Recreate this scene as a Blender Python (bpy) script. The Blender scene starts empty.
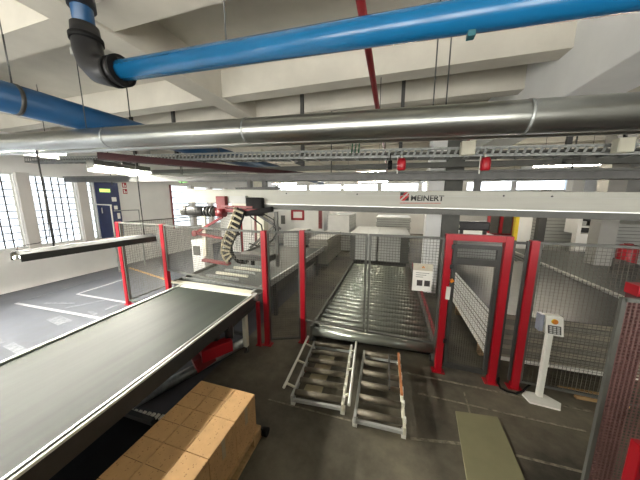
import bpy, math, random
from mathutils import Vector, Matrix
random.seed(7)
R = math.radians
SC = bpy.context.scene
COL = SC.collection

# ------------------------------------------------------------------ camera, world, exposure
cam_d = bpy.data.cameras.new('camera')
cam_d.sensor_fit = 'HORIZONTAL'
cam_d.sensor_width = 36.0
cam_d.lens = 13.5
cam_d.clip_start = 0.05
cam_d.clip_end = 200
cam = bpy.data.objects.new('camera', cam_d)
COL.objects.link(cam)
cam.location = (0, 0, 2.55)
cam.rotation_euler = (R(90 - 9.3), 0, R(16.5))
SC.camera = cam
world = bpy.data.worlds.new('world')
SC.world = world
world.use_nodes = True
world.node_tree.nodes['Background'].inputs[0].default_value = (0.75, 0.87, 1.0, 1)
world.node_tree.nodes['Background'].inputs[1].default_value = 1.0
vs = SC.view_settings
vs.view_transform = 'Standard'
vs.look = 'None'
vs.gamma = 1.0
vs.use_curve_mapping = False
vs.exposure = 0.0
WINDOW_LIGHT = 1.7         # daylight through the frosted panes
BACK_WINDOW_LIGHT = 6.0
FRONT_FILL_LIGHT = 11.5  # glow of the panes added behind the camera
TUBE_LIGHT = 130.0         # ordinary fluorescent ceiling tubes
AISLE_LIGHT = 1200.0       # bright tube row above the window aisle
BELT_LAMP = 40.0          # the low trough lamp over the belt


# ------------------------------------------------------------------ helpers
def lin(c):
    c = c / 255.0
    return c / 12.92 if c <= 0.04045 else ((c + 0.055) / 1.055) ** 2.4


def rgb(t):
    return (lin(t[0]), lin(t[1]), lin(t[2]), 1.0)


MATS = {}


def mat(name, col, rough=0.5, metal=0.0, var=0.12, scale=6.0, bump=0.0, col2=None, stretch=(1, 1, 1), spec=0.5):
    """procedural material: two tones mixed by noise, roughness wobble, optional bump"""
    m = bpy.data.materials.new(name)
    m.use_nodes = True
    nt = m.node_tree
    b = nt.nodes['Principled BSDF']
    tc = nt.nodes.new('ShaderNodeTexCoord')
    mp = nt.nodes.new('ShaderNodeMapping')
    mp.inputs['Scale'].default_value = stretch
    nz = nt.nodes.new('ShaderNodeTexNoise')
    nz.inputs['Scale'].default_value = scale
    nz.inputs['Detail'].default_value = 5
    nz.inputs['Roughness'].default_value = 0.6
    rp = nt.nodes.new('ShaderNodeValToRGB')
    c1 = rgb(col)
    c2 = rgb(col2) if col2 else tuple(max(0, x * (1 - var * 2)) for x in c1[:3]) + (1,)
    rp.color_ramp.elements[0].color = c2
    rp.color_ramp.elements[0].position = 0.36
    rp.color_ramp.elements[1].color = c1
    rp.color_ramp.elements[1].position = 0.62
    nt.links.new(tc.outputs['Object'], mp.inputs[0])
    nt.links.new(mp.outputs[0], nz.inputs['Vector'])
    nt.links.new(nz.outputs[0], rp.inputs[0])
    nt.links.new(rp.outputs[0], b.inputs['Base Color'])
    b.inputs['Metallic'].default_value = metal
    b.inputs['Roughness'].default_value = rough
    b.inputs['Specular IOR Level'].default_value = spec
    if bump:
        bp = nt.nodes.new('ShaderNodeBump')
        bp.inputs['Strength'].default_value = bump
        bp.inputs['Distance'].default_value = 0.01
        nt.links.new(nz.outputs[0], bp.inputs['Height'])
        nt.links.new(bp.outputs[0], b.inputs['Normal'])
    MATS[name] = m
    return m


def emit(name, col, strength):
    m = bpy.data.materials.new(name)
    m.use_nodes = True
    nt = m.node_tree
    b = nt.nodes['Principled BSDF']
    b.inputs['Base Color'].default_value = rgb(col)
    b.inputs['Roughness'].default_value = 0.3
    b.inputs['Emission Color'].default_value = rgb(col)
    b.inputs['Emission Strength'].default_value = strength
    MATS[name] = m
    return m


ORG = {}


def org(o):
    return ORG.get(o.name, Vector((0, 0, 0))) if o else Vector((0, 0, 0))


class MB:
    def __init__(s):
        s.v, s.f, s.m, s.s = [], [], [], []

    def _add(s, vs, fs, m=0, smooth=False):
        n = len(s.v)
        s.v += [Vector(p) for p in vs]
        for f in fs:
            s.f.append([i + n for i in f])
            s.m.append(m)
            s.s.append(smooth)
        return s

    def hexa(s, p, m=0):
        return s._add(p, [(0, 3, 2, 1), (4, 5, 6, 7), (0, 1, 5, 4), (1, 2, 6, 5), (2, 3, 7, 6), (3, 0, 4, 7)], m)

    def box(s, x0, x1, y0, y1, z0, z1, m=0):
        return s.hexa([(x0, y0, z0), (x1, y0, z0), (x1, y1, z0), (x0, y1, z0), (x0, y0, z1), (x1, y0, z1), (x1, y1, z1), (x0, y1, z1)], m)

    def bar(s, p0, p1, w, h, up=(0, 0, 1), m=0):
        """oriented box from p0 to p1, w sideways, h along up"""
        p0, p1 = Vector(p0), Vector(p1)
        d = (p1 - p0).normalized()
        u = Vector(up)
        if abs(d.dot(u)) > 0.98:
            u = Vector((0, 1, 0))
        sd = d.cross(u).normalized()
        u = sd.cross(d).normalized()
        a, b = sd * w / 2, u * h / 2
        return s.hexa([p0 - a - b, p0 + a - b, p1 + a - b, p1 - a - b, p0 - a + b, p0 + a + b, p1 + a + b, p1 - a + b], m)

    def poly(s, pts, dz, m=0):
        """prism: polygon pts (counter-clockwise from above) raised by vector dz"""
        dz = Vector(dz)
        n = len(pts)
        a = [Vector(p) for p in pts]
        b = [p + dz for p in a]
        fs = [tuple(reversed(range(n))), tuple(range(n, 2 * n))]
        fs += [(i, (i + 1) % n, n + (i + 1) % n, n + i) for i in range(n)]
        return s._add(a + b, fs, m)

    def tube(s, path, r, n=10, m=0, caps=True, smooth=True):
        path = [Vector(p) for p in path]
        rr = r if isinstance(r, (list, tuple)) else [r] * len(path)
        vs, fs = [], []
        prev = None
        for i, p in enumerate(path):
            if i == 0:
                t = path[1] - p
            elif i == len(path) - 1:
                t = p - path[i - 1]
            else:
                t = (path[i + 1] - p).normalized() + (p - path[i - 1]).normalized()
            t.normalize()
            if prev is None:
                u = t.cross(Vector((0, 0, 1)))
                if u.length < 0.05:
                    u = t.cross(Vector((0, 1, 0)))
            else:
                u = prev - t * prev.dot(t)
            u.normalize()
            prev = u
            w = t.cross(u)
            for k in range(n):
                a = 2 * math.pi * k / n
                vs.append(p + (u * math.cos(a) + w * math.sin(a)) * rr[i])
        for i in range(len(path) - 1):
            for k in range(n):
                k2 = (k + 1) % n
                fs.append((i * n + k, i * n + k2, (i + 1) * n + k2, (i + 1) * n + k))
        s._add(vs, fs, m, smooth)
        if caps:
            q = len(vs)
            base = len(s.v) - q
            for f in (tuple(reversed(range(n))), tuple(range(q - n, q))):
                s.f.append([i + base for i in f])
                s.m.append(m)
                s.s.append(False)
        return s

    def cyl(s, p0, p1, r, n=16, m=0, r2=None):
        return s.tube([p0, p1], [r, r if r2 is None else r2], n, m)

    def wires(s, p0, p1, z0, z1, pitch, r):
        """welded wire mesh in the upright plane over p0-p1"""
        p0, p1 = Vector((p0[0], p0[1], 0)), Vector((p1[0], p1[1], 0))
        L = (p1 - p0).length
        d = (p1 - p0).normalized()
        k = max(2, int(round(L / pitch)))
        for i in range(1, k):
            q = p0 + d * (L * i / k)
            s.tube([q + Vector((0, 0, z0)), q + Vector((0, 0, z1))], r, 3, caps=False, smooth=False)
        k = max(2, int(round((z1 - z0) / pitch)))
        for i in range(1, k):
            z = Vector((0, 0, z0 + (z1 - z0) * i / k))
            s.tube([p0 + z, p1 + z], r, 3, caps=False, smooth=False)
        return s

    def mesh(s, name, mats, o=Vector((0, 0, 0))):
        me = bpy.data.meshes.new(name)
        me.from_pydata([tuple(p - o) for p in s.v], [], s.f)
        for m in (mats if isinstance(mats, (list, tuple)) else [mats]):
            me.materials.append(m)
        me.polygons.foreach_set('material_index', s.m)
        me.polygons.foreach_set('use_smooth', s.s)
        me.update()
        return me

    def build(s, name, mats, parent=None, bevel=0.0, kind=None, base=None):
        if parent:
            o = org(parent)
        elif base is not None:
            o = Vector(base)
        else:
            xs, ys, zs = [p.x for p in s.v], [p.y for p in s.v], [p.z for p in s.v]
            o = Vector(((min(xs) + max(xs)) / 2, (min(ys) + max(ys)) / 2, min(zs)))
        ob = bpy.data.objects.new(name, s.mesh(name, mats, o))
        COL.objects.link(ob)
        if parent:
            ob.parent = parent
        else:
            ob.location = o
        ORG[ob.name] = o
        if bevel:
            bv = ob.modifiers.new('bevel', 'BEVEL')
            bv.width = bevel
            bv.segments = 2
            bv.limit_method = 'ANGLE'
        if kind:
            ob['kind'] = kind
        return ob


def tag(o, label, cat, group=None):
    o['label'] = label
    o['category'] = cat
    if group:
        o['group'] = group
    return o


def root(name, label, cat, loc, group=None):
    o = bpy.data.objects.new(name, None)
    o.empty_display_size = 0.1
    o.location = loc
    COL.objects.link(o)
    ORG[o.name] = Vector(loc)
    return tag(o, label, cat, group)


def share(name, me, parent, loc):
    """another piece with shared mesh data, placed at a world position"""
    o = bpy.data.objects.new(name, me)
    COL.objects.link(o)
    if parent:
        o.parent = parent
    o.location = Vector(loc) - org(parent)
    ORG[o.name] = Vector(loc)
    return o


def struct(o):
    o['kind'] = 'structure'
    return o


def copy_tree(o, off):
    """a copy of a thing with copies of its parts, moved by off"""
    c = o.copy()
    COL.objects.link(c)
    c.location = o.location + Vector(off)
    ORG[c.name] = org(o) + Vector(off)
    for ch in list(o.children):
        d = ch.copy()
        COL.objects.link(d)
        d.parent = c
        for g in list(ch.children):
            e = g.copy()
            COL.objects.link(e)
            e.parent = d
    return c


# ------------------------------------------------------------------ materials
CEIL = mat('ceiling_paint', (202, 198, 186), 0.85, var=0.06, scale=1.4, bump=0.15)
BEAMW = mat('beam_white_paint', (238, 239, 238), 0.8, var=0.04, scale=1.2, bump=0.1)
WALLW = mat('wall_white_paint', (228, 227, 223), 0.8, var=0.04, scale=1.0, bump=0.1)
WALLG = mat('wall_grey_paint', (170, 168, 162), 0.8, var=0.08, scale=0.8)
PILLAR = mat('pillar_paint', (196, 192, 186), 0.8, var=0.05, scale=1.0)
LINEW = mat('line_paint', (150, 152, 155), 0.7, var=0.12, scale=20)
LINEF = mat('worn_line_paint', (104, 107, 112), 0.7, var=0.2, scale=14)
LINEO = mat('orange_line_paint', (190, 150, 90), 0.7, var=0.15, scale=20)
LINED = mat('worn_floor_joint', (138, 132, 116), 0.8, var=0.3, scale=16)
RED = mat('red_powder_coat', (160, 8, 28), 0.38, var=0.05, scale=4)
DRED = mat('dark_red_paint', (112, 24, 28), 0.5, var=0.1, scale=4)
REDMUTE = mat('faded_red_paint', (124, 58, 58), 0.5, var=0.12, scale=8)
GREY = mat('grey_frame_paint', (86, 87, 82), 0.5, var=0.08, scale=6)
DGREY = mat('dark_grey_paint', (58, 58, 56), 0.5, var=0.12, scale=6)
WIRE = mat('mesh_wire', (92, 90, 82), 0.5, var=0.05, scale=10, metal=0.3)
WIRER = mat('dark_red_mesh_wire', (112, 84, 80), 0.55, var=0.15, scale=3)
ALU = mat('aluminium', (206, 208, 204), 0.32, 0.75, var=0.06, scale=20, stretch=(1, 0.1, 1))
STEEL = mat('duct_steel', (166, 168, 163), 0.29, 0.97, var=0.10, scale=5, stretch=(0.3, 1, 1))
GALV = mat('galvanised_steel', (160, 164, 162), 0.45, 0.7, var=0.15, scale=18)
DSTEEL = mat('dark_steel', (78, 78, 76), 0.4, 0.5, var=0.12, scale=8)
ROLL = mat('roller_steel', (146, 151, 142), 0.27, 0.55, var=0.02, scale=8, stretch=(0.4, 1, 1))
ROLLD = mat('worn_roller', (114, 107, 92), 0.5, 0.2, var=0.15, scale=14)
WHITE = mat('white_powder_coat', (222, 222, 214), 0.45, var=0.03, scale=6)
OFFW = mat('beam_offwhite', (170, 170, 159), 0.45, var=0.06, scale=2.2, stretch=(0.15, 1, 3))
CREAM = mat('cream_paint', (206, 204, 186), 0.5, var=0.05, scale=4)
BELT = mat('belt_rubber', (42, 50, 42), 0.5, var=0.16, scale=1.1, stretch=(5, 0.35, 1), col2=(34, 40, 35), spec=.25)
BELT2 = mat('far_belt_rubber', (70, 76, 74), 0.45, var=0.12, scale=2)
BLACK = mat('black_rubber', (18, 18, 18), 0.75, var=0.15, scale=8, spec=0.2)
BLACKG = mat('black_plastic', (26, 26, 28), 0.4, var=0.1, scale=8)
BLUE = mat('blue_pvc', (16, 88, 132), 0.22, var=0.05, scale=3)
BLUE2 = mat('dusty_blue_pvc', (22, 70, 110), 0.4, var=0.1, scale=3)
NAVY = mat('navy_door_paint', (34, 48, 92), 0.5, var=0.1, scale=3)
CARD = mat('cardboard', (182, 144, 96), 0.8, var=0.07, scale=9)
TAPE = mat('packing_tape', (176, 160, 132), 0.25, var=0.05, scale=12)
WOOD = mat('pallet_wood', (176, 142, 96), 0.8, var=0.16, scale=5, stretch=(1, 5, 5))
PLATE = mat('olive_sheet', (126, 123, 94), 0.6, var=0.06, scale=3)
FILM = mat('dark_stretch_film', (46, 48, 49), 0.36, 0.0, var=0.2, scale=3, bump=0.12, stretch=(2.5, 5, 1))
BOARDL = mat('panel_edge', (148, 143, 127), 0.6, var=0.1, scale=10)
BOARDG = mat('panel_core_grey', (126, 123, 112), 0.5, var=0.1, scale=10)
SHEETW = mat('white_panel_sheet', (222, 222, 218), 0.45, var=0.04, scale=2)
SHEETG = mat('grey_panel_sheet', (176, 178, 174), 0.5, var=0.06, scale=2)
YEL = mat('yellow_paint', (226, 196, 40), 0.5, var=0.05)
GREENS = mat('green_cable', (30, 92, 60), 0.5)
ORANGE = mat('orange_plastic', (220, 130, 20), 0.4)
PAPER = mat('white_paper', (230, 228, 222), 0.7, var=0.02)
PHOTO = mat('print_dark', (70, 62, 62), 0.6, var=0.3, scale=40)
INK = mat('print_black', (24, 24, 24), 0.6)
PRED = mat('print_red', (176, 24, 30), 0.6)
SCREEN = mat('grey_screen', (150, 156, 170), 0.3, var=0.05)
PANE = emit('daylit_frosted_pane', (238, 246, 255), WINDOW_LIGHT)
PANEB = emit('daylit_back_pane', (240, 246, 255), BACK_WINDOW_LIGHT)
FILLPANE = emit('front_fill_pane', (253, 250, 244), FRONT_FILL_LIGHT)
TUBE = emit('fluorescent_tube', (255, 244, 222), TUBE_LIGHT)
TUBEB = emit('belt_lamp_tube', (255, 240, 206), BELT_LAMP)
EXITG = emit('exit_green', (120, 220, 90), 1.0)
EXITL = emit('exit_lime', (196, 232, 110), 1.0)


def floor_material():
    m = bpy.data.materials.new('concrete_floor')
    m.use_nodes = True
    nt = m.node_tree
    N, L = nt.nodes.new, nt.links.new
    b = nt.nodes['Principled BSDF']
    tc = N('ShaderNodeTexCoord')

    def noise(sc, det):
        z = N('ShaderNodeTexNoise')
        z.inputs['Scale'].default_value = sc
        z.inputs['Detail'].default_value = det
        z.inputs['Roughness'].default_value = 0.65
        L(tc.outputs['Object'], z.inputs['Vector'])
        return z

    def ramp(src, p0, c0, p1, c1):
        r = N('ShaderNodeValToRGB')
        r.color_ramp.elements[0].position = p0
        r.color_ramp.elements[0].color = rgb(c0)
        r.color_ramp.elements[1].position = p1
        r.color_ramp.elements[1].color = rgb(c1)
        L(src, r.inputs[0])
        return r
    big, fine = noise(0.7, 8), noise(5.0, 6)
    worn = ramp(big.outputs[0], 0.36, (52, 49, 42), 0.64, (118, 112, 96))
    aisle = ramp(big.outputs[0], 0.30, (68, 71, 77), 0.7, (85, 88, 95))
    sep = N('ShaderNodeSeparateXYZ')
    L(tc.outputs['Object'], sep.inputs[0])
    lt = N('ShaderNodeMath')
    lt.operation = 'LESS_THAN'
    lt.inputs[1].default_value = -2.5          # painted aisle beside the windows, carried under the belt in place of light there
    L(sep.outputs[0], lt.inputs[0])
    mx = N('ShaderNodeMix')
    mx.data_type = 'RGBA'
    L(lt.outputs[0], mx.inputs[0])
    L(worn.outputs[0], mx.inputs[6])
    L(aisle.outputs[0], mx.inputs[7])
    mf = N('ShaderNodeMix')
    mf.data_type = 'RGBA'
    mf.blend_type = 'MULTIPLY'
    mf.inputs[0].default_value = 0.7
    fr = ramp(fine.outputs[0], 0.3, (205, 203, 198), 0.62, (255, 255, 255))
    L(mx.outputs[2], mf.inputs[6])
    L(fr.outputs[0], mf.inputs[7])
    L(mf.outputs[2], b.inputs['Base Color'])
    rr = N('ShaderNodeMapRange')
    rr.inputs[3].default_value = 0.42
    rr.inputs[4].default_value = 0.72
    L(fine.outputs[0], rr.inputs[0])
    L(rr.outputs[0], b.inputs['Roughness'])
    bp = N('ShaderNodeBump')
    bp.inputs['Strength'].default_value = 0.12
    bp.inputs['Distance'].default_value = 0.01
    L(fine.outputs[0], bp.inputs['Height'])
    L(bp.outputs[0], b.inputs['Normal'])
    return m


def print_material():
    """cardboard with rows of small printed dots along the box"""
    m = CARD.copy()
    m.name = 'printed_cardboard'
    nt = m.node_tree
    N, L = nt.nodes.new, nt.links.new
    b = nt.nodes['Principled BSDF']
    src = b.inputs['Base Color'].links[0].from_socket
    tc = N('ShaderNodeTexCoord')
    vo = N('ShaderNodeTexVoronoi')
    vo.inputs['Scale'].default_value = 42
    L(tc.outputs['Object'], vo.inputs['Vector'])
    c1 = N('ShaderNodeMath')
    c1.operation = 'LESS_THAN'
    c1.inputs[1].default_value = 0.24
    L(vo.outputs['Distance'], c1.inputs[0])
    sp = N('ShaderNodeSeparateXYZ')
    L(tc.outputs['Object'], sp.inputs[0])
    sn = N('ShaderNodeMath')
    sn.operation = 'SINE'
    ml = N('ShaderNodeMath')
    ml.operation = 'MULTIPLY'
    ml.inputs[1].default_value = 62
    L(sp.outputs[0], ml.inputs[0])
    L(ml.outputs[0], sn.inputs[0])
    gt = N('ShaderNodeMath')
    gt.operation = 'GREATER_THAN'
    gt.inputs[1].default_value = 0.1
    L(sn.outputs[0], gt.inputs[0])
    an = N('ShaderNodeMath')
    an.operation = 'MULTIPLY'
    L(c1.outputs[0], an.inputs[0])
    L(gt.outputs[0], an.inputs[1])
    hf = N('ShaderNodeMath')
    hf.operation = 'MULTIPLY'
    hf.inputs[1].default_value = 0.55
    L(an.outputs[0], hf.inputs[0])
    mx = N('ShaderNodeMix')
    mx.data_type = 'RGBA'
    L(hf.outputs[0], mx.inputs[0])
    L(src, mx.inputs[6])
    mx.inputs[7].default_value = rgb((96, 66, 40))
    L(mx.outputs[2], b.inputs['Base Color'])
    return m


CARDP = print_material()

# ------------------------------------------------------------------ room shell
XL, XR_, YB, YF, ZC = -10.2, 11.0, 20.0, -4.0, 4.85
floor = struct(MB().box(XL - .3, XR_ + .3, YF - .3, YB + .3, -.2, 0).build('floor', floor_material(), base=(0, 0, 0)))
ceiling = struct(MB().box(XL - .3, XR_ + .3, YF - .3, YB + .3, ZC, ZC + .2).build('ceiling', CEIL, base=(0, 0, 0)))
for y0, y1 in [(-3.2, -2.9), (-1.55, -1.25), (0.1, .4), (1.9, 2.23), (4.02, 4.30), (5.17, 5.4)] + [(6.9 + i * 1.5, 7.15 + i * 1.5) for i in range(9)]:
    struct(MB().box(XL, XR_, y0, y1, 4.4, ZC + .02).build('rib', CEIL, ceiling))
for x0, x1, zb, m in [(-3.42, -3.04, 4.37, CEIL), (-8.0, -7.6, 4.37, CEIL), (2.04, 2.7, 3.86, BEAMW), (7.2, 7.85, 3.86, BEAMW)]:
    struct(MB().box(x0, x1, YF, YB, zb, ZC + .02, 0).build('beam', m, ceiling, bevel=.012))

# painted floor lines (paint film a few millimetres proud)
def fline(x0, y0, x1, y1, w, m, name='painted_line'):
    o = MB().bar((x0, y0, .001), (x1, y1, .001), w, .006).build(name, m, floor)
    return struct(o)


fline(-8.96, 3.30, -5.6, 3.36, .07, LINEW)
fline(-8.25, 4.15, -6.0, 4.12, .06, LINEW)
fline(-8.25, 4.15, -8.32, 5.40, .05, LINEW)
fline(-8.32, 5.40, -7.3, 6.2, .04, LINEF)
fline(-9.0, 3.32, -9.2, 5.6, .04, LINEF)
fline(-8.29, 3.52, -7.54, 3.74, .05, LINEF)
fline(-7.43, 3.47, -7.04, 4.08, .05, LINEF)
fline(-6.42, 3.70, -6.35, 4.08, .08, LINEF)
fline(-6.66, 3.52, -6.32, 3.45, .07, LINEF)
fline(-7.05, 3.08, -6.5, 3.0, .22, LINEF)
fline(-6.5, 2.2, -5.9, 2.14, .13, LINEF)
fline(-6.95, 2.24, -6.66, 2.2, .07, LINEF)
fline(-9.6, 6.50, -6.3, 5.62, .10, LINEO)
fline(-1.42, 2.44, .28, 2.44, .02, LINED, 'floor_joint')
fline(.30, 2.41, .85, 2.51, .03, LINED, 'floor_joint')
fline(1.32, 2.53, 1.9, 2.53, .025, LINED, 'floor_joint')
fline(.3, 3.47, 2.6, 3.40, .03, LINED, 'floor_joint')
fline(.45, 3.10, 2.2, 3.06, .02, LINED, 'floor_joint')
fline(1.05, 3.3, 1.0, 2.5, .018, LINED, 'floor_joint')

# left wall with its window bays
bays = [(4.48 - 1.37 * i, 5.56 - 1.37 * i) for i in range(6)] + [(5.85, 6.06), (9.25, 10.35), (10.62, 11.72), (11.99, 13.09), (13.36, 14.46), (14.73, 15.83)]
bays.sort()
w = MB()
ys = YF
w.box(XL - .25, XL, YF, YB, 0, 1.2).box(XL - .25, XL, YF, YB, 3.3, ZC)
for a, b in bays:
    w.box(XL - .25, XL, ys, a, 1.2, 3.3)
    ys = b
w.box(XL - .25, XL, ys, YB, 1.2, 3.3)
wl = struct(w.build('wall_left', WALLW, base=(XL, 0, 0)))
for a, b in zip(bays[:-1], bays[1:]):
    if b[0] - a[1] < .5:
        struct(MB().box(XL - .02, XL + .10, a[1] + .01, b[0] - .01, 1.16, 3.34).build('pillar', PILLAR, wl, bevel=.01))
struct(MB().box(XL - .02, XL + .06, YF, 5.95, 1.14, 1.2).build('window_sill', WALLW, wl, bevel=.01))
for k, (a, b) in enumerate(bays):
    fine = 2.9 < a < 5.9
    nz_, ny = 10, max(1, int(round((b - a) / .185)))
    fr = MB()
    t = .03
    fr.box(XL - .16, XL - .08, a, a + t, 1.2, 3.3).box(XL - .16, XL - .08, b - t, b, 1.2, 3.3)
    fr.box(XL - .16, XL - .08, a, b, 1.2, 1.2 + t).box(XL - .16, XL - .08, a, b, 3.3 - t, 3.3)
    wn = struct(fr.build('window_%d' % (k + 1), WHITE, base=(XL - .12, (a + b) / 2, 1.2)))
    dy, dz = (b - a - 2 * t) / ny, (2.1 - 2 * t) / nz_
    if fine:
        pm = MB().box(-.008, .008, -dy / 2, dy / 2, -dz / 2, dz / 2).mesh('pane', PANE)
        for i in range(ny):
            for j in range(nz_):
                struct(share('pane', pm, wn, (XL - .13, a + t + dy * (i + .5), 1.2 + t + dz * (j + .5))))
    else:
        struct(MB().box(XL - .14, XL - .125, a + t, b - t, 1.2 + t, 3.3 - t).build('pane', PANE, wn))
    bm_ = MB().box(-.012, .012, -.0115, .0115, 0, 2.1 - 2 * t).mesh('mullion', DGREY)
    bh = MB().box(-.012, .012, -(b - a) / 2 + t, (b - a) / 2 - t, -.0115, .0115).mesh('glazing_bar', DGREY)
    if a < 9:
        for i in range(1, ny):
            struct(share('mullion', bm_, wn, (XL - .105, a + t + dy * i, 1.2 + t)))
        for j in range(1, nz_):
            struct(share('glazing_bar', bh, wn, (XL - .105, (a + b) / 2, 1.2 + t + dz * j)))
    else:
        for j in range(1, 7):
            struct(share('glazing_bar', MB().box(-.012, .03, -(b - a) / 2 + t, (b - a) / 2 - t, -.025, .025).mesh('glazing_bar', SHEETG), wn, (XL - .1, (a + b) / 2, 1.2 + t + 2.04 * j / 7)))

# other walls
wb = MB().box(XL, XR_, YB, YB + .25, 0, 3.25).box(XL, XR_, YB, YB + .25, 3.9, ZC)
for x in range(-10, 11, 3):
    wb.box(x - .15, x + .15, YB, YB + .25, 3.25, 3.9)
wb = struct(wb.build('wall_back', WALLW, base=(0, YB, 0)))
k = 20
for x in range(-10, 10, 3):
    fr = MB().box(x + .15, x + 2.85, YB + .06, YB + .12, 3.25, 3.3).box(x + .15, x + 2.85, YB + .06, YB + .12, 3.85, 3.9)
    wn = struct(fr.build('window_%d' % k, WHITE, base=(x + 1.5, YB, 3.25)))
    k += 1
    for q in range(3):
        struct(MB().box(x + .17 + q * .89, x + .15 + (q + 1) * .89, YB + .08, YB + .1, 3.3, 3.85).build('pane', PANEB, wn))
struct(MB().box(XR_, XR_ + .25, YF, YB, 0, ZC).build('wall_right', WALLG, base=(XR_, 0, 0)))
wf = MB().box(XL, XR_, YF - .25, YF, 0, 1.0).box(XL, XR_, YF - .25, YF, 3.5, ZC)
fb = [(-9.4 + i * 2.6, -7.2 + i * 2.6) for i in range(8)]
for a, b in zip([XL] + [q[1] for q in fb], [q[0] for q in fb] + [XR_]):
    wf.box(a, b, YF - .25, YF, 1.0, 3.5)
struct(wf.build('wall_front', WALLG, base=(0, YF, 0)))
for i, (a, b) in enumerate(fb):  # unseen windows added behind the camera to brighten the ceiling
    fr = MB().box(a, b, YF - .12, YF - .06, 1.0, 1.06).box(a, b, YF - .12, YF - .06, 3.44, 3.5).box(a, a + .06, YF - .12, YF - .06, 1.0, 3.5).box(b - .06, b, YF - .12, YF - .06, 1.0, 3.5)
    wn = struct(fr.build('window_%d' % (40 + i), WHITE, base=((a + b) / 2, YF, 1.0)))
    struct(MB().box(a + .05, b - .05, YF - .1, YF - .085, 1.05, 3.45).build('pane', FILLPANE, wn))
# unseen platform and parapet, added to keep front window light off the low floor
struct(MB().box(-4.6, 4.6, YF, -.34, .85, 1.0).box(-4.6, 4.6, -.44, -.34, .85, 2.0).box(-4.6, -4.5, YF, -.44, 1.0, 2.0).box(4.5, 4.6, YF, -.44, 1.0, 2.0).build('added_parapet', WALLG))
# concrete columns under the main beam
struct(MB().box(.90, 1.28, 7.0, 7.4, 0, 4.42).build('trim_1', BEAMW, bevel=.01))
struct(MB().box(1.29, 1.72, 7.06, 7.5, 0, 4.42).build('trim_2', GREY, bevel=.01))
struct(MB().box(-5.05, -4.68, 8.2, 8.55, 0, 4.42).build('trim_3', CREAM, bevel=.01))
struct(MB().box(4.95, 5.30, 7.6, 7.95, 0, 4.42).build('trim_4', WALLG, bevel=.01))
struct(MB().box(2.1, 2.5, 13, 13.4, 0, 3.88).build('trim_5', BEAMW, bevel=.01))
struct(MB().box(7.3, 7.7, 13, 13.4, 0, 3.88).build('trim_6', BEAMW, bevel=.01))

# emergency exit: raised navy door with landing
dr = struct(MB().box(XL - .02, XL + .05, 6.10, 6.86, 1.18, 3.22).build('door_1', NAVY, base=(XL, 6.48, 1.18), bevel=.006))
for y0, y1, z0, z1, m in [(6.22, 6.56, 2.86, 2.98, EXITL), (6.58, 6.74, 2.52, 2.68, PAPER), (6.62, 6.74, 2.22, 2.36, PAPER), (6.70, 6.80, 1.86, 2.08, PAPER)]:
    MB().box(XL + .05, XL + .056, y0, y1, z0, z1).build('paper_notice', m, dr)
MB().cyl((XL + .1, 6.18, 2.1), (XL + .1, 6.18, 2.3), .015, 8).build('door_handle', ALU, dr)
ld = root('exit_landing', 'grey steel landing with white handrail below the navy exit door', 'landing', (-9.7, 6.4, 0))
MB().box(-10.19, -9.3, 5.95, 7.0, 1.06, 1.12).build('platform', GALV, ld)
for x, y in [(-9.35, 6.0), (-9.35, 6.95)]:
    MB().bar((x, y, 0), (x, y, 1.06), .05, .05).build('leg', GALV, ld)
MB().tube([(-9.35, 6.0, 1.12), (-9.35, 6.0, 2.35), (-9.36, 6.02, 2.4), (-10.1, 6.02, 2.42)], .022, 8).build('handrail', WHITE, ld)
MB().tube([(-9.35, 6.95, 1.12), (-9.35, 6.95, 2.2), (-9.3, 6.9, 2.2), (-9.3, 6.05, 2.2)], .018, 8).build('handrail', GALV, ld)
# wall signs
s = root('fire_sign', 'white and red fire equipment sign on the left wall beside the navy door', 'sign', (XL + .01, 7.11, 2.8))
MB().box(XL + .002, XL + .014, 7.02, 7.22, 2.78, 3.28).build('plate', PAPER, s)
for z0 in (2.82, 3.06):
    MB().box(XL + .014, XL + .018, 7.04, 7.20, z0, z0 + .19).build('red_square', RED, s)
    MB().box(XL + .018, XL + .02, 7.07, 7.11, z0 + .03, z0 + .16).build('symbol', PAPER, s)
    MB().box(XL + .018, XL + .02, 7.13, 7.17, z0 + .03, z0 + .1).build('symbol', PAPER, s)
s = root('exit_sign', 'lit green exit sign at the far end of the white left wall', 'sign', (XL + .06, 8.95, 3.46))
MB().box(XL + .0, XL + .06, 8.7, 9.2, 3.44, 3.72).build('housing', WHITE, s)
MB().box(XL + .06, XL + .068, 8.72, 8.95, 3.46, 3.70).build('lit_panel', EXITL, s)
MB().box(XL + .06, XL + .068, 8.96, 9.18, 3.46, 3.70).build('lit_panel', EXITG, s)
s = root('exit_sign', 'small green exit sign directly above the navy door', 'sign', (XL + .05, 6.6, 3.3))
MB().box(XL + .0, XL + .05, 6.45, 6.8, 3.28, 3.42).build('housing', WHITE, s)
MB().box(XL + .05, XL + .056, 6.47, 6.78, 3.295, 3.405).build('lit_panel', EXITG, s)
s = root('exit_sign', 'green hanging exit lamp above the left end of the gantry beam', 'sign', (-6.12, 6, 3.1))
MB().box(-6.24, -6.0, 5.96, 6.04, 3.1, 3.24).build('lit_panel', EXITG, s)
MB().cyl((-6.12, 6, 3.24), (-6.12, 6, 4.86), .012, 6).build('rod', DSTEEL, s)
tag(MB().box(XL + .0, XL + .06, 9.16, 9.22, 1.2, 3.3).build('edge_strip', REDMUTE), 'dull red edge strip between the white wall and the louvred window', 'strip')

# ------------------------------------------------------------------ belt conveyor (left)
def xr(y): return -2.08 - .05 * y
def xl(y): return -3.70 - .065 * y


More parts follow.
